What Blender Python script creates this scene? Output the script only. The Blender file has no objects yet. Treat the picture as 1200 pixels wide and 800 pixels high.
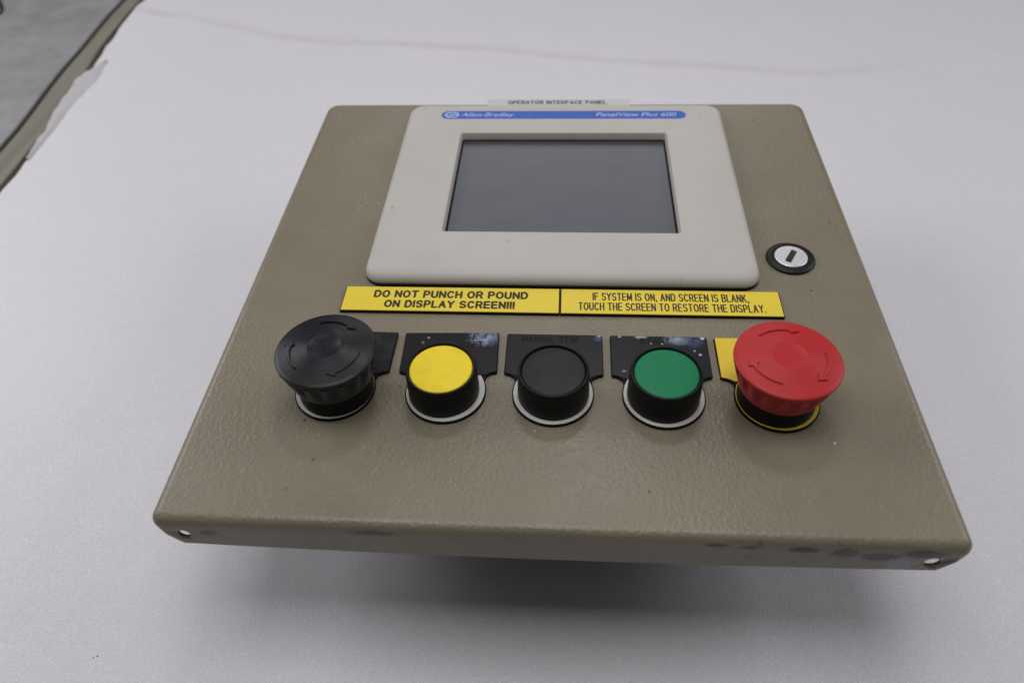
import bpy, bmesh, math, random
from mathutils import Vector, Matrix, noise
random.seed(7)
S = 0.001                      # all builders work in millimetres
sc = bpy.context.scene
col = sc.collection

# ------------------------------------------------------------------ camera
cam = bpy.data.cameras.new('camera'); co = bpy.data.objects.new('camera', cam); col.objects.link(co)
def cam_axes(p, r, y):
    p, r, y = map(math.radians, (p, r, y))
    fw = Vector((math.sin(y)*math.cos(p), math.cos(y)*math.cos(p), -math.sin(p)))
    rt = Vector((math.cos(y), -math.sin(y), 0)); up = rt.cross(fw)
    return math.cos(r)*rt+math.sin(r)*up, -math.sin(r)*rt+math.cos(r)*up, fw
rt, up, fw = cam_axes(46.2418, -2.9468, -5.5248)
M = Matrix((rt, up, -fw)).transposed().to_4x4()
M.translation = Vector((7.5333, -371.12, 242.53))*S
co.matrix_world = M
cam.sensor_width = 36; cam.lens = 896.15/1200*36
cam.clip_start = 0.01; cam.clip_end = 50
cam.dof.use_dof = True; cam.dof.focus_distance = 0.335; cam.dof.aperture_fstop = 9
sc.camera = co

# ------------------------------------------------------------------ light
w = bpy.data.worlds.new('World'); sc.world = w; w.use_nodes = True
bg = w.node_tree.nodes['Background']
bg.inputs[0].default_value = (0.95, 0.95, 1.0, 1); bg.inputs[1].default_value = 0.055
def area(name, loc, target, sx, sy, power, colr):
    l = bpy.data.lights.new(name, 'AREA'); l.shape = 'RECTANGLE'; l.size = sx; l.size_y = sy
    l.energy = power; l.color = colr
    o = bpy.data.objects.new(name, l); col.objects.link(o); o.location = loc
    o.rotation_euler = (Vector(target)-Vector(loc)).to_track_quat('-Z', 'Y').to_euler()
    return o
area('ceiling_light', (0.05, 0.64, 1.30), (0.02, 0.0, 0), 0.30, 0.12, 2.1, (1.0, 0.985, 0.975))
area('ceiling_light', (-0.04, -0.19, 0.85), (-0.04, -0.10, 0), 0.70, 0.42, 3.2, (1.0, 0.985, 0.99))
area('added_back_fill', (0.0, 1.0, 0.60), (0, .42, -.08), 0.9, 0.3, 1.35, (1.0, 0.98, 0.99))  # added lamp that brightens the rear of the sheet
area('added_side_fill', (-1.0, 0.30, 0.62), (-.10, 0.10, -.05), 0.8, 0.6, 5.4, (0.98, 0.98, 1.0))  # added lamp standing for room ambience, lightens the shadow under the panel
area('added_side_fill', (1.0, 0.2, 0.62), (.05, 0.06, -.05), 0.8, 0.6, 3.7, (0.98, 0.98, 1.0))  # same added fill from the right
sc.view_settings.view_transform = 'Standard'; sc.view_settings.look = 'None'
sc.view_settings.exposure = 0.07; sc.view_settings.gamma = 1.0; sc.view_settings.use_curve_mapping = False
sc.render.engine = 'CYCLES'
sc.render.resolution_x = 1024; sc.render.resolution_y = 682

# ------------------------------------------------------------------ materials
def mat(name, base, rough=0.5, metal=0.0, spec=0.5):
    m = bpy.data.materials.new(name); m.use_nodes = True
    b = m.node_tree.nodes['Principled BSDF']
    b.inputs['Base Color'].default_value = (*base, 1); b.inputs['Roughness'].default_value = rough
    b.inputs['Metallic'].default_value = metal; b.inputs['Specular IOR Level'].default_value = spec
    return m
class NT:
    def __init__(s, m):
        s.t = m.node_tree; s.b = s.t.nodes['Principled BSDF']
        s.tc = s.t.nodes.new('ShaderNodeTexCoord').outputs['Object']
        c = s.b.inputs['Base Color'].default_value; s.col = None; s.c0 = tuple(c); s.nrm = None
    def n(s, kind, **kw):
        x = s.t.nodes.new('ShaderNode'+kind)
        for k, v in kw.items(): setattr(x, k, v)
        return x
    def L(s, a, b): s.t.links.new(a, b)
    def vec(s, scale=(1, 1, 1), loc=(0, 0, 0), rot=(0, 0, 0)):
        q = s.n('Mapping'); s.L(s.tc, q.inputs[0]); q.inputs['Scale'].default_value = scale
        q.inputs['Location'].default_value = loc; q.inputs['Rotation'].default_value = rot
        return q.outputs[0]
    def noise(s, scale, detail=3, rough=0.5, vec=None, dist=0):
        q = s.n('TexNoise'); s.L(vec or s.tc, q.inputs['Vector']); q.inputs['Scale'].default_value = scale
        q.inputs['Detail'].default_value = detail; q.inputs['Roughness'].default_value = rough
        q.inputs['Distortion'].default_value = dist
        return q.outputs['Fac']
    def vor(s, scale, feature='F1', vec=None, rand=1):
        q = s.n('TexVoronoi', feature=feature); s.L(vec or s.tc, q.inputs['Vector']); q.inputs['Scale'].default_value = scale
        q.inputs['Randomness'].default_value = rand
        return q.outputs['Distance']
    def ramp(s, f, a, b, x=0.0, y=1.0):
        q = s.n('MapRange'); s.L(f, q.inputs[0]); q.inputs[1].default_value = a; q.inputs[2].default_value = b
        q.inputs[3].default_value = x; q.inputs[4].default_value = y
        return q.outputs[0]
    def math(s, op, a, b=None):
        q = s.n('Math', operation=op)
        for i, v in enumerate((a, b)):
            if v is None: continue
            if isinstance(v, (int, float)): q.inputs[i].default_value = v
            else: s.L(v, q.inputs[i])
        return q.outputs[0]
    def mix(s, f, c2, mode='MIX'):
        q = s.n('Mix', data_type='RGBA', blend_type=mode)
        if isinstance(f, float): q.inputs[0].default_value = f
        else: s.L(f, q.inputs[0])
        if s.col is None: q.inputs[6].default_value = s.c0
        else: s.L(s.col, q.inputs[6])
        q.inputs[7].default_value = (*c2, 1)
        s.col = q.outputs[2]; s.L(s.col, s.b.inputs['Base Color'])
    def bump(s, h, strength, dist):
        q = s.n('Bump'); s.L(h, q.inputs['Height']); q.inputs['Strength'].default_value = strength
        q.inputs['Distance'].default_value = dist
        if s.nrm: s.L(s.nrm, q.inputs['Normal'])
        s.nrm = q.outputs[0]; s.L(s.nrm, s.b.inputs['Normal'])
    def rough(s, f, a, b, x, y): s.L(s.ramp(f, a, b, x, y), s.b.inputs['Roughness'])
    def spot(s, c, r, wob=0.35, soft=0.25):
        """elliptical mark at c (mm) with radii r (mm), ragged outline -> mask"""
        q = s.n('Mapping'); s.L(s.tc, q.inputs[0])
        q.inputs['Scale'].default_value = tuple(1/(v*S) for v in r)
        q.inputs['Location'].default_value = tuple(-a/b for a, b in zip(c, r))
        ln = s.n('VectorMath', operation='LENGTH'); s.L(q.outputs[0], ln.inputs[0])
        nz = s.noise(900, 3, 0.6)
        d = s.math('ADD', ln.outputs['Value'], s.math('MULTIPLY', s.math('SUBTRACT', nz, 0.5), wob*4))
        return s.ramp(d, 1-soft, 1+soft, 1.0, 0.0)

# textured tan enamel of the door (object coords: metres, z = 0 on its top face)
tan = mat('tan_enamel', (0.212, 0.183, 0.128), 0.42, 0, 0.5); t = NT(tan)
t.mix(t.ramp(t.noise(14, 5, 0.65), 0.38, 0.68, 0, 0.6), (0.178, 0.152, 0.106)); t.mix(t.ramp(t.noise(45, 5, 0.7, vec=t.vec((1, .6, 1), loc=(2, 1, 0))), 0.56, 0.72, 0, 0.4), (0.245, 0.215, 0.16))
t.mix(t.ramp(t.noise(420, 3, 0.7), 0.66, 0.74, 0, 0.35), (0.14, 0.12, 0.085))
t.mix(t.ramp(t.noise(140, 2, 0.5), 0.72, 0.76, 0, 0.5), (0.10, 0.08, 0.055))
for c, r, k in [((93, -233.6, -4.8), (5.5, 3, 1.3), (.02, .016, .013)), ((107.5, -233.6, -5.8), (5.0, 3, 2.0), (.07, .06, .043)),
                ((120.5, -233.6, -7.6), (7, 3, 2.0), (.062, .05, .035)), ((134, -233.6, -5.0), (7, 3, 1.6), (.05, .036, .026)),
                ((144.5, -233.6, -11), (3.4, 4, 2.6), (.03, .024, .018)), ((-122.5, -233.6, -7.5), (3.4, 3, 1.5), (.09, .075, .04)),
                ((63, -233.6, -3.8), (4, 3, .8), (.09, .07, .05)), ((127.5, -233.6, -13), (4.5, 3, 3.4), (.27, .27, .27)),
                ((-60, -234, -4), (9, 3, 1.0), (.12, .085, .055)), ((74, -233.6, -4.5), (3, 3, .7), (.09, .075, .05)),
                ((121, -104, 0), (.55, .55, 2), (.05, .045, .04)), ((-96, -186, 0), (.6, .5, 2), (.07, .05, .04)),
                ((-88, -205, 0), (.5, .5, 2), (.05, .04, .03)), ((112, -190.5, 0), (.45, .45, 2), (.55, .55, .55)),
                ((-117, -30, 0), (14, 9, 3), (.205, .18, .13)), ((-3, -188.5, 0), (.4, .4, 2), (.45, .45, .44)),
                ((40, -215, 0), (.5, .5, 2), (.09, .07, .05))]:
    t.mix(t.math('MULTIPLY', t.spot(c, (r[0], r[1], r[2]*1.35) if c[2] < -2 else r), 0.97), (k[0]*.85, k[1]*.68, k[2]*.5) if c[2] < -2 and max(k) < .2 else k)
lv = t.vec((1, 1, 1))
b1 = t.noise(560, 3, 0.6); b2 = t.vor(780, 'SMOOTH_F1')
t.bump(t.math('ADD', t.math('MULTIPLY', b1, 0.6), t.math('MULTIPLY', b2, 0.6)), 0.6, 0.00045)
t.bump(t.noise(60, 2), 0.12, 0.0012)
t.rough(t.noise(25, 3), 0.3, 0.7, 0.31, 0.42)

bez = mat('bezel_plastic', (0.49, 0.468, 0.44), 0.5); t = NT(bez)
t.mix(t.ramp(t.noise(30, 4, 0.6), 0.4, 0.75, 0, 0.45), (0.42, 0.40, 0.37))
t.mix(t.ramp(t.noise(160, 2, 0.5, vec=t.vec((1, 1, .3), loc=(3, 1, 0))), 0.75, 0.79, 0, 0.5), (0.2, 0.18, 0.14))
t.mix(t.math('MULTIPLY', t.spot((-82, -52, 6), (.9, 1.6, 4)), 0.5), (0.25, 0.26, 0.22))
t.mix(t.math('MULTIPLY', t.spot((-60, -92, 6), (7, 5, 6), 1.2, 1.0), 0.22), (0.34, 0.33, 0.30))
t.mix(t.math('MULTIPLY', t.spot((85, 38, 6), (.5, 5, 4)), 0.35), (0.40, 0.33, 0.30))
t.bump(t.noise(2200, 2), 0.35, 0.0001)

black = mat('black_plastic', (0.007, 0.0068, 0.0072), 0.42, 0, 0.2); t = NT(black)
t.mix(t.ramp(t.noise(260, 4, 0.7), 0.55, 0.8, 0, 0.25), (0.03, 0.029, 0.027)); t.bump(t.noise(3000, 2), 0.2, 0.00006)
blackcap = mat('black_cap_plastic', (0.0115, 0.012, 0.0155), 0.40, 0, 0.30); t = NT(blackcap)
t.mix(t.ramp(t.noise(150, 4, 0.7), 0.5, 0.8, 0, 0.3), (0.032, 0.033, 0.038)); t.rough(t.noise(90, 4), .3, .7, .38, .52)
t.bump(t.noise(3500, 2), 0.2, 0.00005)
gasket = mat('black_rubber', (0.008, 0.008, 0.008), 0.8, 0, 0.2)
redm = mat('red_plastic', (0.45, 0.026, 0.029), 0.5, 0, .25); t = NT(redm)
t.mix(t.ramp(t.noise(120, 4, 0.6), 0.5, 0.8, 0, 0.3), (0.44, 0.018, 0.02)); t.rough(t.noise(90, 4), .3, .7, .46, .6)
t.bump(t.noise(3500, 2), 0.15, 0.00005)
def turned(name, src, k, r):
    m = src.copy(); m.name = name; t = NT(m); b = t.b.inputs['Normal']
    old = b.links[0].from_socket if b.links else None
    xy = t.n('VectorMath', operation='MULTIPLY'); t.L(t.tc, xy.inputs[0]); xy.inputs[1].default_value = (1, 1, 0)
    ln = t.n('VectorMath', operation='LENGTH'); t.L(xy.outputs[0], ln.inputs[0])
    nz = t.n('TexNoise', noise_dimensions='1D'); t.L(ln.outputs['Value'], nz.inputs['W']); nz.inputs['Scale'].default_value = 3500
    t.nrm = old; t.bump(nz.outputs['Fac'], k, 0.0002)
    for l in list(t.b.inputs['Roughness'].links): t.t.links.remove(l)
    t.b.inputs['Roughness'].default_value = r
    return m
yelm = mat('yellow_cap_plastic', (0.86, 0.65, 0.032), 0.45, 0, 0.25); t = NT(yelm)
t.mix(t.ramp(t.noise(110, 4, 0.6), 0.45, 0.75, 0, 0.7), (0.66, 0.48, 0.03)); t.bump(t.noise(2600, 2), 0.15, 0.00006)
grnm = mat('green_cap_plastic', (0.010, 0.19, 0.078), 0.42, 0, 0.2); t = NT(grnm)
t.mix(t.ramp(t.noise(110, 4, 0.6), 0.45, 0.8, 0, 0.5), (0.025, 0.17, 0.085)); t.bump(t.noise(2600, 2), 0.15, 0.00006)
plate = mat('black_legend_plate', (0.012, 0.012, 0.014), 0.3, 0, .3); t = NT(plate)
t.mix(t.ramp(t.noise(500, 3, 0.7), 0.68, 0.76, 0, 0.5), (0.09, 0.09, 0.1)); t.rough(t.noise(180, 3), .35, .7, .28, .5)
def worn_sheen_plate(name, spots, amount, thr):  # bluish patches paint a glossy corner reflection; pale specks are worn paint
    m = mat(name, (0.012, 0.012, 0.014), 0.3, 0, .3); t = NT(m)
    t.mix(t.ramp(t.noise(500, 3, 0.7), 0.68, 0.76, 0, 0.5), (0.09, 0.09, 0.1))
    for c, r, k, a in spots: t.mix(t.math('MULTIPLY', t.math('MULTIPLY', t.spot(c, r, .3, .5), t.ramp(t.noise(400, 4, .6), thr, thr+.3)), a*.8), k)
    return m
plate_y = worn_sheen_plate('scuffed_sheen_legend_plate', [((14.2, 30, 0), (6.6, 4.2, 3), (.36, .42, .60), 1.0), ((-12, 27, 0), (.8, .8, 3), (.6, .6, .6), 1),
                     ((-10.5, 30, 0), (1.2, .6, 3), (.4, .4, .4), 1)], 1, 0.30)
plate_b = worn_sheen_plate('lightly_scuffed_sheen_legend_plate', [((19.2, 31.6, 0), (1.8, 2.0, 3), (.10, .14, .28), 1), ((19.6, 32.6, 0), (.8, .5, 3), (.6, .6, .6), 1)], 1, 0.25)
plate_g = worn_sheen_plate('chipped_sheen_legend_plate', [((8, 31, 0), (5.0, 2.6, 3), (.32, .40, .50), 1), ((15, 30.5, 0), (4, 3.2, 3), (.07, .09, .2), .9),
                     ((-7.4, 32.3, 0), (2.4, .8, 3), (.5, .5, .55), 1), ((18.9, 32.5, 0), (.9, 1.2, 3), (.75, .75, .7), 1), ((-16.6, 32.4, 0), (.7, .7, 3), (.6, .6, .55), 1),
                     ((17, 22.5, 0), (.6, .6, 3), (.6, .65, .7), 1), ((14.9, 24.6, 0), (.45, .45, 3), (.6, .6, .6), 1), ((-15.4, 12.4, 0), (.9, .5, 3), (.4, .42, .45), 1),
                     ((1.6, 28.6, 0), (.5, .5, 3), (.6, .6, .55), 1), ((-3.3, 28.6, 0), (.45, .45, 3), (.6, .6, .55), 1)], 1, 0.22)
ringw = mat('pale_ring', (0.62, 0.61, 0.59), 0.45); t = NT(ringw)
t.mix(t.ramp(t.noise(300, 4, 0.7), 0.5, 0.75, 0, 0.6), (0.46, 0.45, 0.43))
ringy = mat('yellow_legend', (0.72, 0.52, 0.028), 0.4); t = NT(ringy)
t.mix(t.ramp(t.noise(160, 4, 0.7), 0.55, 0.8, 0, 0.6), (0.42, 0.30, 0.03))
t.mix(t.ramp(t.noise(900, 3, 0.7), 0.68, 0.74, 0, 0.6), (0.12, 0.09, 0.03))
warn = mat('yellow_engraving_stock', (0.78, 0.60, 0.045), 0.38); t = NT(warn)
t.mix(t.ramp(t.noise(40, 3, 0.6), 0.5, 0.8, 0, 0.3), (0.70, 0.50, 0.04))
t.mix(t.ramp(t.noise(1500, 2, 0.6), 0.70, 0.76, 0, 0.4), (0.45, 0.32, 0.04))
ink = mat('black_engraving', (0.022, 0.016, 0.008), 0.6)
ink2 = mat('worn_black_engraving', (0.009, 0.009, 0.009), 0.75, 0, .2)
greyink = mat('grey_engraving', (0.07, 0.07, 0.065), 0.6)
white_lab = mat('white_label_stock', (0.51, 0.53, 0.51), 0.4); t = NT(white_lab)
t.mix(t.ramp(t.noise(80, 3, 0.6), 0.5, 0.8, 0, 0.4), (0.43, 0.44, 0.42))
blue = mat('blue_print', (0.015, 0.085, 0.44), 0.4); t = NT(blue)
t.mix(t.ramp(t.noise(60, 3, 0.6), 0.45, 0.8, 0, 0.4), (0.03, 0.12, 0.46))
pale = mat('pale_print', (0.50, 0.58, 0.78), 0.5)
scr = mat('screen_film', (0.098, 0.104, 0.124), 0.28, 0, 0.4); t = NT(scr)
t.mix(t.ramp(t.noise(25, 4, 0.7), 0.4, 0.8, 0, 0.2), (0.12, 0.12, 0.135))
t.mix(t.ramp(t.noise(700, 3, 0.7), 0.66, 0.72, 0, 0.7), (0.24, 0.24, 0.24)); t.mix(t.ramp(t.noise(22, 4, 0.7, vec=t.vec((1, 2.5, 1), loc=(1, 4, 0), rot=(0, 0, .5))), 0.5, 0.7, 0, 0.35), (0.135, 0.137, 0.15)); t.rough(t.noise(40, 4), .3, .7, .31, .36)
chrome = mat('cast_zinc', (0.80, 0.80, 0.82), 0.38, 0.55); t = NT(chrome)
t.mix(t.ramp(t.noise(900, 3, 0.6), 0.5, 0.7, 0, 0.5), (0.45, 0.45, 0.46)); t.bump(t.noise(1600, 3), 0.6, 0.00015); t.rough(t.noise(1200, 3), .3, .7, .25, .5)
lockblack = mat('black_anodised', (0.008, 0.008, 0.009), 0.4, 0, .3)
slotm = mat('keyway_shade', (0.01, 0.01, 0.01), 0.6)
house = mat('grey_housing', (0.12, 0.12, 0.12), 0.6)
foam = mat('white_foam', (0.70, 0.685, 0.72), 0.42, 0, 0.4); t = NT(foam)
t.mix(t.ramp(t.noise(9, 4, 0.6), 0.4, 0.75, 0, 0.35), (0.655, 0.64, 0.685))
t.mix(t.ramp(t.noise(500, 3, 0.7), 0.45, 0.75, 0, 0.35), (0.60, 0.59, 0.625))
at_ = t.n('Attribute', attribute_name='crease_tint'); t.mix(t.math('MULTIPLY', t.math('MULTIPLY', at_.outputs['Fac'], t.ramp(t.noise(25, 3), .3, .6, .3, 1)), 0.5), (0.50, 0.44, 0.41))
t.mix(t.ramp(t.noise(1500, 2, 0.6, vec=t.vec((.75, 1, 1))), 0.62, 0.70, 0, 0.9), (0.90, 0.89, 0.91)); t.mix(t.ramp(t.noise(1300, 2, 0.6, vec=t.vec((.75, 1, 1), loc=(3, 2, 1))), 0.60, 0.70, 0, 0.5), (0.50, 0.49, 0.52))  # bright specks put the foam's specular sparkle into its colour
t.bump(t.math('ADD', t.vor(1700, 'SMOOTH_F1'), t.noise(900, 3, 0.65)), 0.5, 0.00028)
t.bump(t.noise(14, 3), 0.5, 0.004)
t.rough(t.noise(1300, 2), .35, .7, .28, .6)
wood = mat('beige_board_edge', (0.235, 0.215, 0.18), 0.7); t = NT(wood)
t.mix(t.ramp(t.noise(220, 3, 0.6, vec=t.vec((1, .015, 1))), 0.5, 0.62, 0, 0.6), (0.13, 0.115, 0.09))
t.mix(t.ramp(t.noise(30, 4, 0.6, vec=t.vec((1, .12, 1))), 0.35, 0.7, 0, 0.7), (0.17, 0.15, 0.115)); t.bump(t.noise(200, 3), .4, .0005)
grey = mat('grey_laminate', (0.29, 0.285, 0.29), 0.55); t = NT(grey)
t.mix(t.ramp(t.noise(18, 5, 0.7), 0.38, 0.62, 0, 0.75), (0.19, 0.185, 0.19)); t.mix(t.ramp(t.noise(60, 4, 0.7, vec=t.vec((1, 1, 1), loc=(5, 1, 0))), 0.55, 0.7, 0, 0.6), (0.30, 0.295, 0.30)); t.bump(t.noise(150, 3), .3, .001)
tapem = mat('torn_paper_tape', (0.50, 0.49, 0.50), 0.7); t = NT(tapem)
t.mix(t.ramp(t.noise(60, 4, 0.65), 0.4, 0.7, 0, 0.6), (0.42, 0.41, 0.425)); t.bump(t.noise(220, 3), .6, .001)
speckm = mat('dark_grit', (0.045, 0.05, 0.05), 0.8)

# ------------------------------------------------------------------ builders
WL = {}                                                       # world location (mm) of every object, for parenting
def link(name, data, parent=None, at=(0, 0, 0)):
    o = bpy.data.objects.new(name, data); col.objects.link(o)
    base = WL[parent.name] if parent else Vector((0, 0, 0))
    WL[o.name] = Vector(at)
    if parent: o.parent = parent
    o.location = (Vector(at)-base)*S
    return o
def tag(o, label=None, cat=None, group=None, kind=None):
    if label: o['label'] = label
    if cat: o['category'] = cat
    if group: o['group'] = group
    if kind: o['kind'] = kind
    return o
def mesh(name, verts, faces, m, parent=None, at=(0, 0, 0), smooth=True, rz=0, ang=40):
    me = bpy.data.meshes.new(name); me.from_pydata([(v[0]*S, v[1]*S, v[2]*S) for v in verts], [], faces); me.update()
    bm = bmesh.new(); bm.from_mesh(me)
    bmesh.ops.remove_doubles(bm, verts=bm.verts, dist=1e-7)
    bmesh.ops.recalc_face_normals(bm, faces=bm.faces); bm.to_mesh(me); bm.free()
    for k in (m if isinstance(m, (list, tuple)) else [m]): me.materials.append(k)
    if smooth: me.shade_smooth(); me.set_sharp_from_angle(angle=math.radians(ang))
    o = link(name, me, parent, at); o.rotation_euler[2] = math.radians(rz)
    return o
def lathe(prof, n=96, fn=None):
    V, F = [], []
    for j, (r, z) in enumerate(prof):
        for i in range(n):
            a = 2*math.pi*i/n
            rr = fn(r, z, a, j) if fn else r
            V.append((rr*math.cos(a), rr*math.sin(a), z))
    for j in range(len(prof)-1):
        for i in range(n):
            k = (i+1) % n
            if prof[j][0] == 0: F.append((j*n, (j+1)*n+i, (j+1)*n+k)) if i or 1 else None
            else: F.append((j*n+i, j*n+k, (j+1)*n+k, (j+1)*n+i))
    if prof[0][0] > 0: F.append(tuple(range(n))[::-1])
    if prof[-1][0] > 0: F.append(tuple((len(prof)-1)*n+i for i in range(n)))
    return V, F
def rrect(x0, x1, y0, y1, r, n=8):
    P = []
    for cx, cy, a0 in ((x1-r, y1-r, 0), (x0+r, y1-r, 90), (x0+r, y0+r, 180), (x1-r, y0+r, 270)):
        for i in range(n+1):
            a = math.radians(a0+90*i/n); P.append((cx+r*math.cos(a), cy+r*math.sin(a)))
    return P
def loft(loops, cap0=True, cap1=True, closed=False):
    n = len(loops[0]); V = [v for l in loops for v in l]; F = []
    L = len(loops)
    for j in range(L if closed else L-1):
        a, b = j*n, ((j+1) % L)*n
        for i in range(n): k = (i+1) % n; F.append((a+i, a+k, b+k, b+i))
    if not closed:
        if cap0: F.append(tuple(range(n))[::-1])
        if cap1: F.append(tuple((L-1)*n+i for i in range(n)))
    return V, F
def prism(outline, z0, z1, bev=0.25):
    """extruded outline with a small top chamfer (outline counter-clockwise)"""
    n = len(outline); ins = []
    for i in range(n):
        p, q, r_ = Vector(outline[i-1]), Vector(outline[i]), Vector(outline[(i+1) % n])
        e1 = (q-p).normalized(); e2 = (r_-q).normalized(); nn = Vector((-e1.y-e2.y, e1.x+e2.x))
        nn = nn.normalized() if nn.length > 1e-6 else Vector((-e1.y, e1.x)); ins.append(q+nn*bev)
    return loft([[(*p, z0) for p in outline], [(*p, z1-bev) for p in outline], [(*p, z1) for p in ins]])
def box(x0, x1, y0, y1, z0, z1, r=0.6, bev=0.3): return prism(rrect(x0, x1, y0, y1, r, 3), z0, z1, bev)
def join(*parts):
    V, F = [], []
    for v, f in parts:
        o = len(V); V += list(v); F += [tuple(i+o for i in q) for q in f]
    return V, F

# single-stroke engraving alphabet, cap height 6, (advance width, strokes)
def arc(cx, cy, rx, ry, a0, a1, n=10):
    return [(cx+rx*math.cos(math.radians(a0+(a1-a0)*i/n)), cy+ry*math.sin(math.radians(a0+(a1-a0)*i/n))) for i in range(n+1)]
G = {
 'A': (4.6, [[(0, 0), (2.3, 6), (4.6, 0)], [(.8, 2), (3.8, 2)]]),
 'B': (4, [[(0, 0), (0, 6), (2.4, 6)]+arc(2.5, 4.6, 1.35, 1.4, 90, -90)+[(0, 3.2)], [(2.4, 3.2)]+arc(2.5, 1.6, 1.5, 1.6, 90, -90)+[(0, 0)]]),
 'C': (4.4, [arc(2.3, 3, 2.3, 3, 42, 318, 18)]),
 'D': (4.4, [[(0, 0), (0, 6), (2, 6)]+arc(2, 3, 2.4, 3, 90, -90, 14)+[(0, 0)]]),
 'E': (3.8, [[(3.8, 6), (0, 6), (0, 0), (3.8, 0)], [(0, 3.1), (3.4, 3.1)]]),
 'F': (3.6, [[(3.6, 6), (0, 6), (0, 0)], [(0, 3.1), (3.2, 3.1)]]),
 'H': (4.2, [[(0, 0), (0, 6)], [(4.2, 0), (4.2, 6)], [(0, 3.1), (4.2, 3.1)]]),
 'I': (0, [[(0, 0), (0, 6)]]),
 'K': (4.2, [[(0, 0), (0, 6)], [(4, 6), (0, 2.2)], [(1.4, 3.5), (4.2, 0)]]),
 'L': (3.5, [[(0, 6), (0, 0), (3.5, 0)]]),
 'M': (5, [[(0, 0), (0, 6), (2.5, .8), (5, 6), (5, 0)]]),
 'N': (4.2, [[(0, 0), (0, 6), (4.2, 0), (4.2, 6)]]),
 'O': (4.8, [arc(2.4, 3, 2.4, 3, 90, 450, 24)]),
 'P': (4, [[(0, 0), (0, 6), (2.3, 6)]+arc(2.4, 4.35, 1.6, 1.65, 90, -90)+[(0, 2.7)]]),
 'R': (4.2, [[(0, 0), (0, 6), (2.4, 6)]+arc(2.5, 4.4, 1.6, 1.6, 90, -90)+[(0, 2.8)], [(2.5, 2.8), (4.1, 0)]]),
 'S': (4.2, [arc(2.1, 4.5, 1.9, 1.5, 25, 270, 14)+arc(2.1, 1.55, 2.0, 1.55, 90, -155, 14)[1:]]),
 'T': (4.2, [[(0, 6), (4.2, 6)], [(2.1, 6), (2.1, 0)]]),
 'U': (4.2, [[(0, 6), (0, 2.1)]+arc(2.1, 2.1, 2.1, 2.1, 180, 360, 12)+[(4.2, 6)]]),
 'V': (4.4, [[(0, 6), (2.2, 0), (4.4, 6)]]),
 'Y': (4.4, [[(0, 6), (2.2, 3), (4.4, 6)], [(2.2, 3), (2.2, 0)]]),
 '!': (0, [[(0, 6), (0, 1.7)], [(0, .3), (0, 0)]]), '.': (0, [[(0, .3), (0, 0)]]), ',': (.4, [[(.4, .4), (0, -.9)]]),
 '/': (2.8, [[(0, -.4), (2.8, 6.4)]]), ' ': (2.0, [])}
def stroke_text(txt, cx, ybase, width, height, sw, z):
    """lettering centred on cx, scaled to width x height (mm), stroke width sw"""
    gap = 2.4; adv = 0; items = []
    for i, c in enumerate(txt):
        wd, st = G[c]; items.append((adv, st)); adv += wd + (gap if c != ' ' else 1.3)
    tot = adv-gap; sx = (width-sw)/tot; sy = (height-sw)/6
    V, F = [], []; k = 0
    for a, st in items:
        pls = []
        for pl in st:
            cur = [pl[0]]
            for i in range(1, len(pl)):
                cur.append(pl[i])
                if i < len(pl)-1:
                    u1 = Vector(pl[i])-Vector(pl[i-1]); u2 = Vector(pl[i+1])-Vector(pl[i])
                    if u1.length > 1e-6 and u2.length > 1e-6 and u1.angle(u2) > math.radians(50): pls.append(cur); cur = [pl[i]]
            pls.append(cur)
        for pl in pls:
            P = [Vector((cx-width/2+sw/2+(x+a)*sx, ybase+sw/2+y*sy)) for x, y in pl]; zz = z+0.003*(k % 5); k += 1; h = sw/2
            n = len(P); ring_l, ring_r = [], []
            closed = (P[0]-P[-1]).length < 1e-4
            for i in range(n):
                d1 = (P[i]-P[i-1]).normalized() if i else ((P[-1]-P[-2]).normalized() if closed else (P[1]-P[0]).normalized())
                d2 = (P[i+1]-P[i]).normalized() if i < n-1 else ((P[1]-P[0]).normalized() if closed else d1)
                t_ = (d1+d2); t_ = t_.normalized() if t_.length > .2 else d1; nn = Vector((-t_.y, t_.x)); c_ = max(.5, nn.dot(Vector((-d1.y, d1.x))))
                ring_l.append(P[i]+nn*h/c_); ring_r.append(P[i]-nn*h/c_)
            o = len(V); V += [(*p, zz) for p in ring_l]+[(*p, zz) for p in ring_r]
            F += [(o+i, o+i+1, o+n+i+1, o+n+i) for i in range(n-1)]
            if not closed:
                for e, dr in ((0, P[0]-P[1]), (n-1, P[-1]-P[-2])):
                    a0 = math.atan2(dr.y, dr.x); o2 = len(V)
                    V += [(P[e].x+h*math.cos(a0+math.radians(-90+30*i)), P[e].y+h*math.sin(a0+math.radians(-90+30*i)), zz) for i in range(7)]
                    F.append(tuple(range(o2, o2+7)))
    return V, F
def flat_mesh(name, V, F, m, parent, at=(0, 0, 0), rz=0):
    me = bpy.data.meshes.new(name); me.from_pydata([(v[0]*S, v[1]*S, v[2]*S) for v in V], [], F); me.update(); me.materials.append(m)
    bm = bmesh.new(); bm.from_mesh(me)
    for f in bm.faces:
        if f.normal.z < 0: f.normal_flip()
    bm.to_mesh(me); bm.free()
    o = link(name, me, parent, at); o.rotation_euler[2] = math.radians(rz); return o
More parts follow.
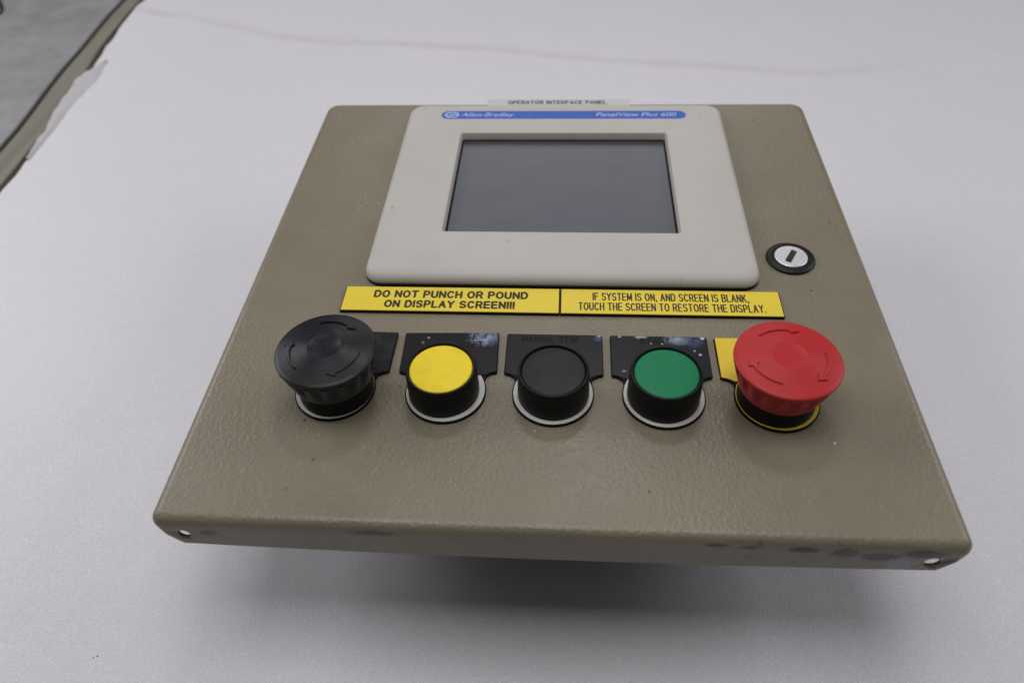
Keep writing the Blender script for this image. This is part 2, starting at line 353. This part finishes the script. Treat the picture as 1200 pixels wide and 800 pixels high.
def font_text(name, txt, x0, x1, yb, h, z, m, parent, shear=0.0, bold=0.0):
    cu = bpy.data.curves.new('t', 'FONT'); cu.body = txt; cu.size = 1; cu.shear = shear; cu.offset = bold
    o = bpy.data.objects.new('t', cu); col.objects.link(o)
    dg = bpy.context.evaluated_depsgraph_get(); me = bpy.data.meshes.new_from_object(o.evaluated_get(dg))
    bpy.data.objects.remove(o)
    xs = [v.co.x for v in me.vertices]; ys = [v.co.y for v in me.vertices]
    cap = 0.73
    for v in me.vertices:
        v.co = Vector(((x0+(v.co.x-min(xs))/(max(xs)-min(xs))*(x1-x0))*S if False else 0, 0, 0)) if False else Vector((x0+(v.co.x-min(xs))/(max(xs)-min(xs))*(x1-x0), yb+v.co.y/cap*h, z))*S
    me.materials.clear(); me.materials.append(m); me.name = name
    return link(name, me, parent, WL[parent.name])

# ------------------------------------------------------------------ setting
TZ = -85.0                     # the sheet lies 85 mm under the door's face; plan positions below were surveyed for -65
KP = (242.53-TZ)/(242.53+65)
def px_(x): return 7.53+(x-7.53)*KP
def py_(y): return -371.12+(y+371.12)*KP
def XY(P): return [(py_(y), px_(x)) for y, x in P]          # lists of (y, x)
def interp(P, y):
    if y <= P[0][0]: return P[0][1]
    for (a, b), (c, d) in zip(P, P[1:]):
        if y <= c: return b+(d-b)*(y-a)/(c-a)
    return P[-1][1]
edgeP = [(-700, -391), (57, -393.5), (133, -397), (163, -400), (199, -402), (224, -402), (248, -411), (286, -416), (327, -417.5), (362, -416), (390, -409), (520, -396), (1500, -390)]
edgeP = XY(edgeP)
creaseP = [(-420, 362), (-366, 348), (-321, 329), (-264, 303), (-213, 290), (-134, 283.5), (-72, 277), (-26, 265), (32, 251), (103, 243), (164, 231), (211, 227), (261, 237), (327, 256), (388, 273), (700, 330)]
creaseP = [(px_(x), py_(y)) for x, y in creaseP]
def axis(lo, hi, a, b, fine, coarse):
    x = lo; out = []
    while x < hi:
        out.append(x); x += fine if a <= x < b else coarse
    out.append(hi); return out
xs = axis(0, 1900, 0, 900, 5, 50); ys = axis(-700, 1500, -300, 420, 5, 40)
V, F = [], []
for y in ys:
    ex = interp(edgeP, y)+1.2*noise.noise(Vector((0, y*.05, 0)))
    for x in xs:
        X = ex+x
        cy = interp(creaseP, X); d = y-cy-2*noise.noise(Vector((X*.03, 5, 0)))
        z = 1.4*max(.25, min(1, (330-X)/160))*math.exp(-(d/5.5)**2)-0.7/(1+math.exp(-d/2.5))+0.7
        fade = min(1, x/40)
        z = z*fade + 0.5*noise.noise(Vector((X*.006, y*.006, 1)))
        if x < 30 and y > 340: z += (1-x/30)*min(6, (y-340)*.08)
        V.append((X, y, z+0.5))
nx = len(xs)
for j in range(len(ys)-1):
    for i in range(nx-1): a = j*nx+i; F.append((a, a+1, a+nx+1, a+nx))
o = len(V)                                                    # cut edge of the sheet, 2 mm of foam
for j in range(len(ys)): v = V[j*nx]; V.append((v[0]-.2, v[1], v[2]-2.0))
for j in range(len(ys)-1): F.append((j*nx, (j+1)*nx, o+j+1, o+j))
zc = -0.5
V = [(x, y, z+TZ-0.55) for x, y, z in V]
sheet = mesh('foam_sheet', V, F, foam, ang=80)
so_ = sheet.data.attributes.new('crease_tint', 'FLOAT', 'POINT')  # beige tint following the crease line
for v in sheet.data.vertices:
    X, y = v.co.x/S, v.co.y/S; d = y-interp(creaseP, X)-2*noise.noise(Vector((X*.03, 5, 0))); so_.data[v.index].value = math.exp(-((d+2)/4.5)**2)*max(0, min(1, (330-X)/160))*(.95+.5*noise.noise(Vector((X*.012, 3, 1))))
tag(sheet, 'large white grainy foam sheet spread flat beneath the control panel', 'foam sheet')

V, F = box(-405, 1500, -720, 1520, TZ-28, TZ-2.6, 1, .8)
tb = mesh('tabletop', V, F, wood); tag(tb, kind='structure')
V, F = box(-1500, 1510, -730, 1530, TZ-60, TZ-30, 1, .8); sb = mesh('groove_filler', V, F, mat('dark_filler', (.03, .028, .025), .8)); tag(sb, kind='structure')  # added dark filler, keeps the groove beside the sheet dark
tr = []
def strip(P0, P1, z0, z1):
    yy = [-700+i*25 for i in range(60)]
    l = [interp(P0, y) for y in yy]; r_ = [interp(P1, y) for y in yy]; V = []; F = []
    for a, b, y in zip(l, r_, yy): V += [(a, y, z0), (a, y, z1-.6), (a+.6, y, z1), (b-.6, y, z1), (b, y, z1-.6), (b, y, z0)]
    for j in range(len(yy)-1):
        for i in range(5): F.append((j*6+i, j*6+i+1, j*6+7+i, j*6+6+i))
    return V, F
ledge = XY([(-700, -415), (111, -423.5), (148, -425), (227, -434), (287, -437), (347, -441.5), (383, -442), (1500, -480)])
V, F = strip(ledge, XY([(-700, -397), (57, -399.5), (133, -403), (199, -408), (248, -417), (286, -422.5), (327, -425), (362, -427), (390, -427), (1500, -440)]), TZ-29, TZ-0.3)
st = mesh('edge_trim', V, F, wood, ang=30); tag(st, kind='structure')
V, F = strip([(y, x-900) for y, x in ledge], [(y, x-1.5) for y, x in ledge], TZ-29, TZ+2.4)
V2, F2 = strip([(y, x-2.4+1.0*noise.noise(Vector((0,y*.02,7)))) for y, x in ledge], [(y, x+.3) for y, x in ledge], TZ-29, TZ+1.2)
me_ = mesh('bench_side_shade', V2, F2, mat('dark_side_shade', (.035, .033, .03), .8), ang=30); tag(me_, kind='structure')  # dark strip painted in for the shaded side of the bench slab
gs = mesh('bench_surface', V, F, grey, ang=30); tag(gs, kind='structure')
# torn tape flap lying over trim and sheet edge
lft = [(100, -397), (130, -401), (150, -404), (170, -409), (200, -412), (222, -415.5), (240, -412.5), (250, -407), (257, -403)]; lft = XY(lft)
rgt = [(100, -393), (130, -393), (150, -394), (170, -396), (200, -396), (222, -393), (240, -396), (250, -399), (257, -401)]; rgt = XY(rgt)
V, F = [], []; N = 40
for i in range(N+1):
    y = py_(100)+(py_(257)-py_(100))*i/N; a = interp(lft, y)+1.6*noise.noise(Vector((0, y*.06, 3))); b = interp(rgt, y)+noise.noise(Vector((4, y*.1, 3)))
    for k in range(9):
        u = k/8; V.append((a+(b-a)*u, y, TZ+0.9-1.7*u**3+2.2*math.sin(math.pi*u)*(1-u)+1.2*(1-u)*noise.noise(Vector((u*3, y*.09, 9)))))
for i in range(N):
    for k in range(8): a = i*9+k; F.append((a, a+1, a+10, a+9))
tp = mesh('paper_tape', V, F, tapem, ang=80)
tag(tp, 'crumpled torn strip of pale tape over the left edge of the white foam sheet', 'tape')
# black cord end on the grey bench surface, upper left corner
def tube(P, rad, n=8):
    V, F = [], []
    for j, p in enumerate(P):
        p = Vector(p); d = (Vector(P[min(j+1, len(P)-1)])-Vector(P[max(j-1, 0)])).normalized(); s_ = d.cross(Vector((0, 0, 1))).normalized(); u_ = s_.cross(d)
        r_ = rad[j] if isinstance(rad, list) else rad
        for i in range(n): a = 2*math.pi*i/n; q = p+(s_*math.cos(a)+u_*math.sin(a))*r_; V.append(tuple(q))
    for j in range(len(P)-1):
        for i in range(n): k = (i+1) % n; F.append((j*n+i, j*n+k, (j+1)*n+k, (j+1)*n+i))
    F.append(tuple(range(n))); F.append(tuple((len(P)-1)*n+i for i in range(n)))
    return V, F
gz = TZ+2.4
V, F = tube([(px_(a_), py_(b_), c_) for a_, b_, c_ in [(-640, 400, gz+3.2), (-600, 408, gz+3.4), (-582, 395, gz+3.4), (-570, 381, gz+2.2), (-560, 368, gz+1.6), (-554, 357, gz+1.0), (-555, 348, gz+.7)]], [2.8, 3.0, 3.2, 2.0, 1.5, .9, .4])
cd = mesh('black_cord', V, F, black)
tag(cd, 'thin black cord end lying on the grey bench surface in the upper left corner', 'cord')
# grit on the foam
parts = []
for x, y, r_ in [(-179, -259.4, .55), (-180.4, -260.2, .5), (-181.6, -261, .35), (-179.6, -257.6, .3), (-183.7, -200.6, .4), (-129.2, -252.3, .3), (-177, -262, .25), (235, -150, .35), (-290, -40, .4), (150, -262, .3)]:
    V, F = lathe([(0, r_*.8), (r_*.7, r_*.6), (r_, .1), (r_*.8, -.3)], 7)
    x, y = px_(x), py_(y); parts.append(([(a+x, b+y, c+TZ+.35) for a, b, c in V], F))
V, F = join(*parts); gr = mesh('grit', V, F, speckm, smooth=False); tag(gr, kind='stuff')

# ------------------------------------------------------------------ the control panel: one thing
root = link('control_panel', None, None, (3.3, -83.5, TZ))
tag(root, 'tan steel operator panel with grey framed screen, three push buttons and two mushroom buttons', 'control panel')

X0, X1, Y0, Y1 = -143.94, 150.6, -233.58, 66.55
# door skin: rounded bend all round, lip with chamfered corners
def door():
    N = 14; cr = 8.0; n_side = 60
    base = []                                            # (corner-centre-based) outline points with inset direction
    def outline(r, dense=True):
        P = []
        f = 4.6
        C_ = [(X1-cr, Y1-cr, 0, cr), (X0+cr, Y1-cr, 90, cr), (X0+f, Y0+f, 180, f), (X1-f, Y0+f, 270, f)]
        for q, (cx, cy, a0, cr_) in enumerate(C_):
            arc_ = [(cx+max(.3, cr_-r)*math.cos(math.radians(a0+90*i/N)), cy+max(.3, cr_-r)*math.sin(math.radians(a0+90*i/N))) for i in range(N+1)]
            P += arc_
            nx_, ny_, na, nr = C_[(q+1) % 4]
            e = (nx_+max(.3, nr-r)*math.cos(math.radians(na)), ny_+max(.3, nr-r)*math.sin(math.radians(na))); s_ = arc_[-1]
            for i in range(1, n_side): u = i/n_side; P.append((s_[0]+(e[0]-s_[0])*u, s_[1]+(e[1]-s_[1])*u))
        return P
    def lipd(x, y):
        # depth of the lip: deeper mid-front, cut away at the corners
        d = 16.6
        if y < Y0+20: u = (x-3)/147; d = 18.4-3.0*u*u
        ux = min(x-X0, X1-x); uy = min(y-Y0, Y1-y); s_ = ux+uy
        left = x < 0
        cut, lo = (6.2, 4.6) if left else (8.6, 5.0)
        if s_ < cut: t_ = max(0, min(1, (s_-3)/(cut-3))); t_ = t_ if left else math.sin(t_*math.pi/2); d = lo+(d-lo)*t_
        return d
    R = 4.2; loops = []
    def warp(x, y, z): return (x, y, z)
    for r, z in [(R+.4, 0)]: loops.append([warp(x, y, z) for x, y in outline(r)])
    for i in range(0, 7): a = math.radians(90*i/6); loops.append([warp(x, y, -R+R*math.cos(a)) for x, y in outline(R-R*math.sin(a))])
    o0 = outline(0); o1 = outline(1.4)
    for u in (.25, .5, .75, 1): loops.append([(x, y, -R-(lipd(x, y)-R)*u) for x, y in o0])
    loops.append([(x2, y2, -lipd(x, y)) for (x, y), (x2, y2) in zip(o0, o1)])
    loops.append([(x, y, -1.6) for x, y in o1])
    return loft(loops)
V, F = door()
dr = mesh('door_skin', V, F, tan, root, (0, 0, 0), ang=50)
# punched holes in the front lip
def punch(obj, cyls):
    for cx, cz, r, ry in cyls:
        VV, FF = lathe([(r, -6), (r, 6)], 28)
        VV = [(cx+a, Y0+c, cz+b*ry) for a, b, c in VV]
        cut = mesh('cutter', VV, FF, tan)
        cut.location = (0, 0, 0)
        md = obj.modifiers.new('hole', 'BOOLEAN'); md.object = cut; md.operation = 'DIFFERENCE'; md.solver = 'EXACT'
        bpy.context.view_layer.update()
        dg = bpy.context.evaluated_depsgraph_get(); me = bpy.data.meshes.new_from_object(obj.evaluated_get(dg))
        obj.modifiers.clear(); obj.data = me; me.name = 'door_skin'
        bpy.data.objects.remove(cut)
punch(dr, [(-132.4, -9.3, 2.3, 1.15), (138.4, -10.4, 2.9, 1.0)])
tag(dr, 'textured tan enamel skin with folded lip and chipped front edge')

# name strip on the rear edge
V, F = box(-42, 45.8, 58.6, 67.3, 0.1, 1.7, .3, .25)
ns = mesh('name_strip', V, F, white_lab, root, (0, 0, 0), smooth=False)
V, F = stroke_text('OPERATOR INTERFACE PANEL', 1.2, 61.0, 61, 4.6, 0.75, 1.76)
flat_mesh('lettering', V, F, greyink, ns)

# display unit
bx, hw = 5.2, 93.1; by0, by1 = -104.9, 53.8
loops = []
def rr(i, z, r0=9.0): return [(x, y, z) for x, y in rrect(bx-hw+i*.55, bx+hw-i*.55, by0+i*1.15, by1-i*.6, max(r0-i*.4, 1.0), 10)]
loops.append(rr(0.6, 0.9)); loops.append(rr(0.0, 1.5))
for k in range(9):
    a = math.radians(90*k/8); loops.append(rr(6.0*(1-math.cos(a))*1.0, 1.9+4.6*math.sin(a)))
ox0, ox1, oy0, oy1 = -53.6, 64.1, -70.8, 20.2
def op(i, z): return [(x, y, z) for x, y in rrect(ox0+i, ox1-i, oy0+i, oy1-i, max(1.4-i*.3, .3), 10)]
loops += [op(-.9, 6.5), op(-.3, 6.3), op(0, 5.8), op(.5, 1.7)]
V, F = loft(loops, cap0=False, cap1=False)
bz = mesh('display_bezel', V, F, bez, root, (0, 0, 0), ang=35)
V, F = prism(rrect(bx-hw+.2, bx+hw-.1, by0-.5, by1+.1, 9, 8), 0.05, 1.25, .2)
mesh('gasket', V, F, gasket, bz)
V, F = box(ox0-1, ox1+1, oy0-1, oy1+1, 1.3, 1.75, .5, .1)
mesh('screen', V, F, scr, bz, smooth=False)
V, F = loft([op(.45, 1.8), op(.45, 2.3), op(1.3, 2.3), op(1.5, 1.8)], False, False)
mesh('screen_seal', V, F, gasket, bz, smooth=False)
V, F = box(ox0+1.2, ox1-1.2, oy1-4.6, oy1-1.0, 1.76, 1.95, .2, .05)
mesh('screen_border', V, F, mat('dark_screen_border', (.045, .045, .05), .35), bz, smooth=False)
st_ = [(x, y) for x, y in rrect(-67.6, 77, 35.6, 44.6, 4.4, 10)]
bs = flat_mesh('brand_strip', [(*p, 6.54) for p in st_], [tuple(range(len(st_)))], blue, bz)
font_text('lettering', 'Allen-Bradley', -55.5, -24, 38.3, 4.4, 6.6, pale, bz, 0.25, 0.0)
font_text('lettering', 'PanelView Plus 600', 24.5, 71.5, 38.3, 4.4, 6.6, pale, bz, 0.25, 0.0)
V, F = [], []
for i in range(32):
    a = 2*math.pi*i/32; c_, s_ = math.cos(a), math.sin(a)
    V += [(-61.3+4.3*c_, 40.1+3.3*s_, 6.6), (-61.3+3.2*c_, 40.1+2.3*s_, 6.6)]
F = [(2*i, 2*((i+1) % 32), 2*((i+1) % 32)+1, 2*i+1) for i in range(32)]
lg = flat_mesh('logo', V, F, pale, bz)
font_text('logo_lettering', 'AB', -63.6, -59.0, 38.9, 2.4, 6.62, pale, bz, 0.2, 0.03)
V, F = join(box(-75, 86, -94, 44, TZ+.2, -1.65, 4, 2), box(-60, 70, -60, 20, TZ+.05, TZ+.4, 3, .1))
mesh('rear_housing', V, F, house, bz)

# key lock
LX, LY = 115.5, -82.3
V, F = lathe([(0, .2), (11.2, .1), (11.5, .6), (11.2, 1.1), (10.6, 1.5), (8.6, 1.8), (8.1, 1.7), (7.9, 1.2), (0, 1.2)][1:], 72)
lk = mesh('key_lock', V, F, lockblack, root, (LX, LY, 0))
def slotted_disc():
    n = 72; rz = math.radians(-29)
    out = [(7.7*math.cos(2*math.pi*i/n), 7.7*math.sin(2*math.pi*i/n)) for i in range(n)]
    def slot(i_, z):                                      # radial projection of each angle on a 2.9 x 9.6 slot outline
        P = []
        for i in range(n):
            a = 2*math.pi*i/n; c_, s_ = math.cos(a), math.sin(a)
            lx, ly = 1.45-i_, 4.9-i_
            k = min(lx/abs(c_) if abs(c_) > 1e-6 else 1e9, ly/abs(s_) if abs(s_) > 1e-6 else 1e9)
            P.append((k*c_, k*s_, z))
        return P
    lo = [[(x, y, 1.3) for x, y in out], [(x, y, 1.9) for x, y in out], [(x*.95, y*.95, 2.2) for x, y in out], slot(-.15, 2.25), slot(0, 2.1), slot(0, 1.5)]
    V, F = loft(lo, False, True); c_, s_ = math.cos(rz), math.sin(rz)
    return [(x*c_-y*s_, x*s_+y*c_, z) for x, y, z in V], F
V, F = slotted_disc(); cyl = mesh('lock_cylinder', V, F, chrome, lk, (LX, LY, 0), ang=30)
V, F = box(-1.4, 1.4, -4.8, 4.8, 1.45, 1.62, .1, .05)
kw = mesh('keyway', V, F, slotm, lk, (LX, LY, 0), smooth=False, rz=-29)

# yellow engraved warning plates
def warning_plate(x0, x1, lines, label):
    y0, y1 = -123.6, -107.0
    V, F = box(x0, x1, y0, y1, 0.15, 1.25, .25, .1); p = mesh('warning_plate', V, F, gasket, root, (0, 0, 0), smooth=False)
    i = .45; V, F = box(x0+i, x1-i, y0+i, y1-i*.6, 1.25, 1.6, .25, .12); mesh('yellow_face', V, F, warn, p, (0, 0, 0), smooth=False)
    vf = join(*[stroke_text(tx, cx, yb, wd, h, sw, 1.64) for tx, cx, yb, wd, h, sw in lines])
    flat_mesh('lettering', *vf, ink, p); tag(p, label)
warning_plate(-95.3, 5.75, [('DO NOT PUNCH OR POUND', -45.0, -114.6, 72.2, 5.0, 1.06), ('ON DISPLAY SCREEN!!!', -45.0, -121.2, 60.5, 5.0, 1.06)],
              'yellow plate with bold black warning against punching the screen')
warning_plate(5.95, 105.4, [('IF SYSTEM IS ON, AND SCREEN IS BLANK,', 55.9, -114.6, 70.5, 5.2, .64), ('TOUCH THE SCREEN TO RESTORE THE DISPLAY.', 55.9, -121.2, 83.5, 5.2, .64)],
              'yellow plate with narrow black lettering about restoring the display')

# legend plates
def plate_outline(hwid=20.8, top=33.3, sh=9.9, R=16.75, n=40):
    P = [(-hwid+.5, top), (-hwid, top-.5), (-hwid-.05, sh+.6), (-hwid+.4, sh)]
    # shoulder, then round the bottom
    P += [(-hwid+2.6, sh-.6), (-16.4, sh-2.0), (-15.9, sh-3.6)]
    a0 = math.degrees(math.atan2(5.2, -15.8)); 
    for i in range(n+1):
        a = math.radians(a0+(360-2*(a0-90)+0)*0+ (540-2*a0)*i/n); P.append((R*math.cos(a), R*math.sin(a)))
    P += [(15.9, sh-3.6), (16.4, sh-2.0), (hwid-2.6, sh-.6), (hwid-.4, sh), (hwid+.05, sh+.6), (hwid, top-.5), (hwid-.5, top)]
    return P
BY = -169.77
def legend(px, rz, plate_mat, ring_mat, text, edge, label=None):
    out = plate_outline()
    V, F = prism(out, 0.1, 1.35, .15); p = mesh('legend_plate', V, F, edge, root, (px, BY, 0), ang=30, rz=rz)
    if label: tag(p, label)
    # pale or yellow face showing round the collar below the shoulders
    n = 64; R0, R1 = 13.5, 16.25; a0, a1 = math.radians(146), math.radians(394)
    V = []; F = []
    for i in range(n+1): a = a0+(a1-a0)*i/n; V += [(R0*math.cos(a), R0*math.sin(a), 1.4), (R1*math.cos(a), R1*math.sin(a), 1.4)]
    F = [(2*i, 2*i+1, 2*i+3, 2*i+2) for i in range(n)]
    rg = flat_mesh('ring', V, F, ring_mat, p, (px, BY, 0))
    # upper insert
    ins = [(-20.4, 32.9), (-20.5, 10.3), (-17.8, 9.6), (-15.3, 8.2), (-13.4, 8.2), (13.4, 8.2), (15.3, 8.2), (17.8, 9.6), (20.5, 10.3), (20.4, 32.9)]
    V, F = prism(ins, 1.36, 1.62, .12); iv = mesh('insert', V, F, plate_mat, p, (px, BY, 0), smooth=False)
    if text:
        vf = join(*[stroke_text(tx, cx, yb, wd, h, .55, 1.66) for tx, cx, yb, wd, h in text]); flat_mesh('lettering', *vf, ink2, p, (px, BY, 0))
    return p
edge_b = gasket
legend(-86.9, -1, plate, ringw, None, edge_b)
legend(-40.5, 1.5, plate_y, ringw, [('VAC CLOSE/', -1, 28.6, 23, 3.4), ('RESET', 8, 24.3, 12, 3.2)], edge_b, 'black legend plate with scuffs and painted sheen in its right corner')
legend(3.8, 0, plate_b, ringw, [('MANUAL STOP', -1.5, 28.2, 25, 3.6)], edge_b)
legend(48.7, 0, plate_g, ringw, [('START', -1.5, 28.4, 13, 3.4)], edge_b, 'black legend plate chipped along its top edge, with painted sheen')
legend(93.6, .5, ringy, ringy, None, gasket, 'yellow legend plate')

# push buttons: collar > cap, contact block
def push_button(px, cap_mat, label, rz=0):
    V, F = lathe([(14.6, 1.4), (14.6, 3), (14.3, 14.4), (14.1, 15.2), (13.7, 15.55), (13.3, 15.5), (13.05, 15.1), (12.95, 13.2), (9, 13.2), (9, 1.4)], 96)
    F = F[:-2]; c = mesh('push_button', V, F, black, root, (px, BY, 0), ang=50); tag(c, label)
    V, F = lathe([(12.75, 13.3), (12.75, 14.5), (12.6, 14.8), (12.3, 14.95), (12.0, 15.0), (9, 15.02), (4, 15.04), (0.01, 15.04)], 96); mesh('cap', V, F, cap_mat, c, (px, BY, 0), ang=60)
    V, F = join(box(-15, 15, -20, 20, -52, -12, 1, .6), lathe([(11, -12), (11, -1.7)], 24)); mesh('contact_block', V, F, house, c, (px, BY, 0), ang=30)
push_button(-41.1, yelm, 'round push button with yellow cap in a black collar')
push_button(3.95, blackcap, 'round push button with black cap in a black collar')
push_button(48.4, grnm, 'round push button with green cap in a black collar')

# mushroom stop buttons
def mushroom(px, zr, R, m, rot, label):
    V, F = lathe([(15.4, 1.4), (15.2, 6), (14.6, 9), (14.6, zr-6), (8, zr-6)], 72); c = mesh('stop_button', V, F, black, root, (px, BY, 0), ang=40); tag(c, label)
    def fn(r, z, a, j):
        if j in (3, 4, 5): return r+(1.1 if j > 3 else .5)*math.copysign(abs(math.cos(18*a))**.5, math.cos(18*a))
        return r
    zb = zr-14.5
    V, F = lathe([(14.8, zb), (16.4, zb+.2), (17.2, zb+3), (17.9, zb+6.5), (18.7, zr-3.0), (19.1, zr-2.2), (R-.3, zr-1.9), (R, zr-1.3), (R-.05, zr-.45), (R-.5, zr),
                  (R-1.6, zr+.18), (15, zr+.75), (10.5, zr+1.55), (6.9, zr+2.2), (6.6, zr+2.24), (6.4, zr+2.2), (6.2, zr+2.12), (3, zr+2.12), (0.01, zr+2.12)], 216, fn)
    h = mesh('mushroom_head', V, F, m, c, (px, BY, 0), ang=38)
    def top(r):
        P = [(0, 2.3), (6.5, 2.3), (10.5, 1.55), (15, .75), (R-1.6, .18), (R, 0)]
        for (a, b), (c_, d) in zip(P, P[1:]):
            if r <= c_: return zr+b+(d-b)*(r-a)/(c_-a)
        return zr
    for k in range(3):
        V, F = [], []; head = rot-120*k; tail = head+66; n = 22
        pts = []                                          # (angle, inner r, outer r)
        for i in range(n+1):
            u = i/n; a = tail+(head-tail)*u
            if u < .80: wd = .35+.55*u; pts.append((a, 14.4-wd, 14.4+wd))
            else:
                wd = 2.2*(1-u)/.2+.05; pts.append((a, 14.4-wd, 14.4+wd))
        for a, r0, r1 in pts:
            ca, sa = math.cos(math.radians(a)), math.sin(math.radians(a))
            for r_, dz in ((r0-.1, -.15), (r0+min(.1, (r1-r0)*.3), .6), (r1-min(.1, (r1-r0)*.3), .6), (r1+.1, -.15)): V.append((r_*ca, r_*sa, top(r_)+dz))
        for i in range(len(pts)-1):
            for q in range(3): F.append((i*4+q, i*4+q+1, i*4+5+q, i*4+4+q))
        F.append((0, 1, 2, 3)); F.append(tuple(len(V)-4+q for q in range(4)))
        mesh('arrow', V, F, m, h, (px, BY, 0), ang=25)
    V, F = join(box(-15, 15, -20, 20, -52, -12, 1, .6), lathe([(11, -12), (11, -1.7)], 24)); mesh('contact_block', V, F, house, c, (px, BY, 0), ang=30)
mushroom(-86.1, 24.9, 20.1, turned('turned_black_plastic', blackcap, .30, .30), 45, 'black mushroom button with raised turning arrows')
mushroom(93.06, 24.8, 20.3, turned('turned_red_plastic', redm, .22, .38), 65, 'red mushroom button with raised turning arrows')
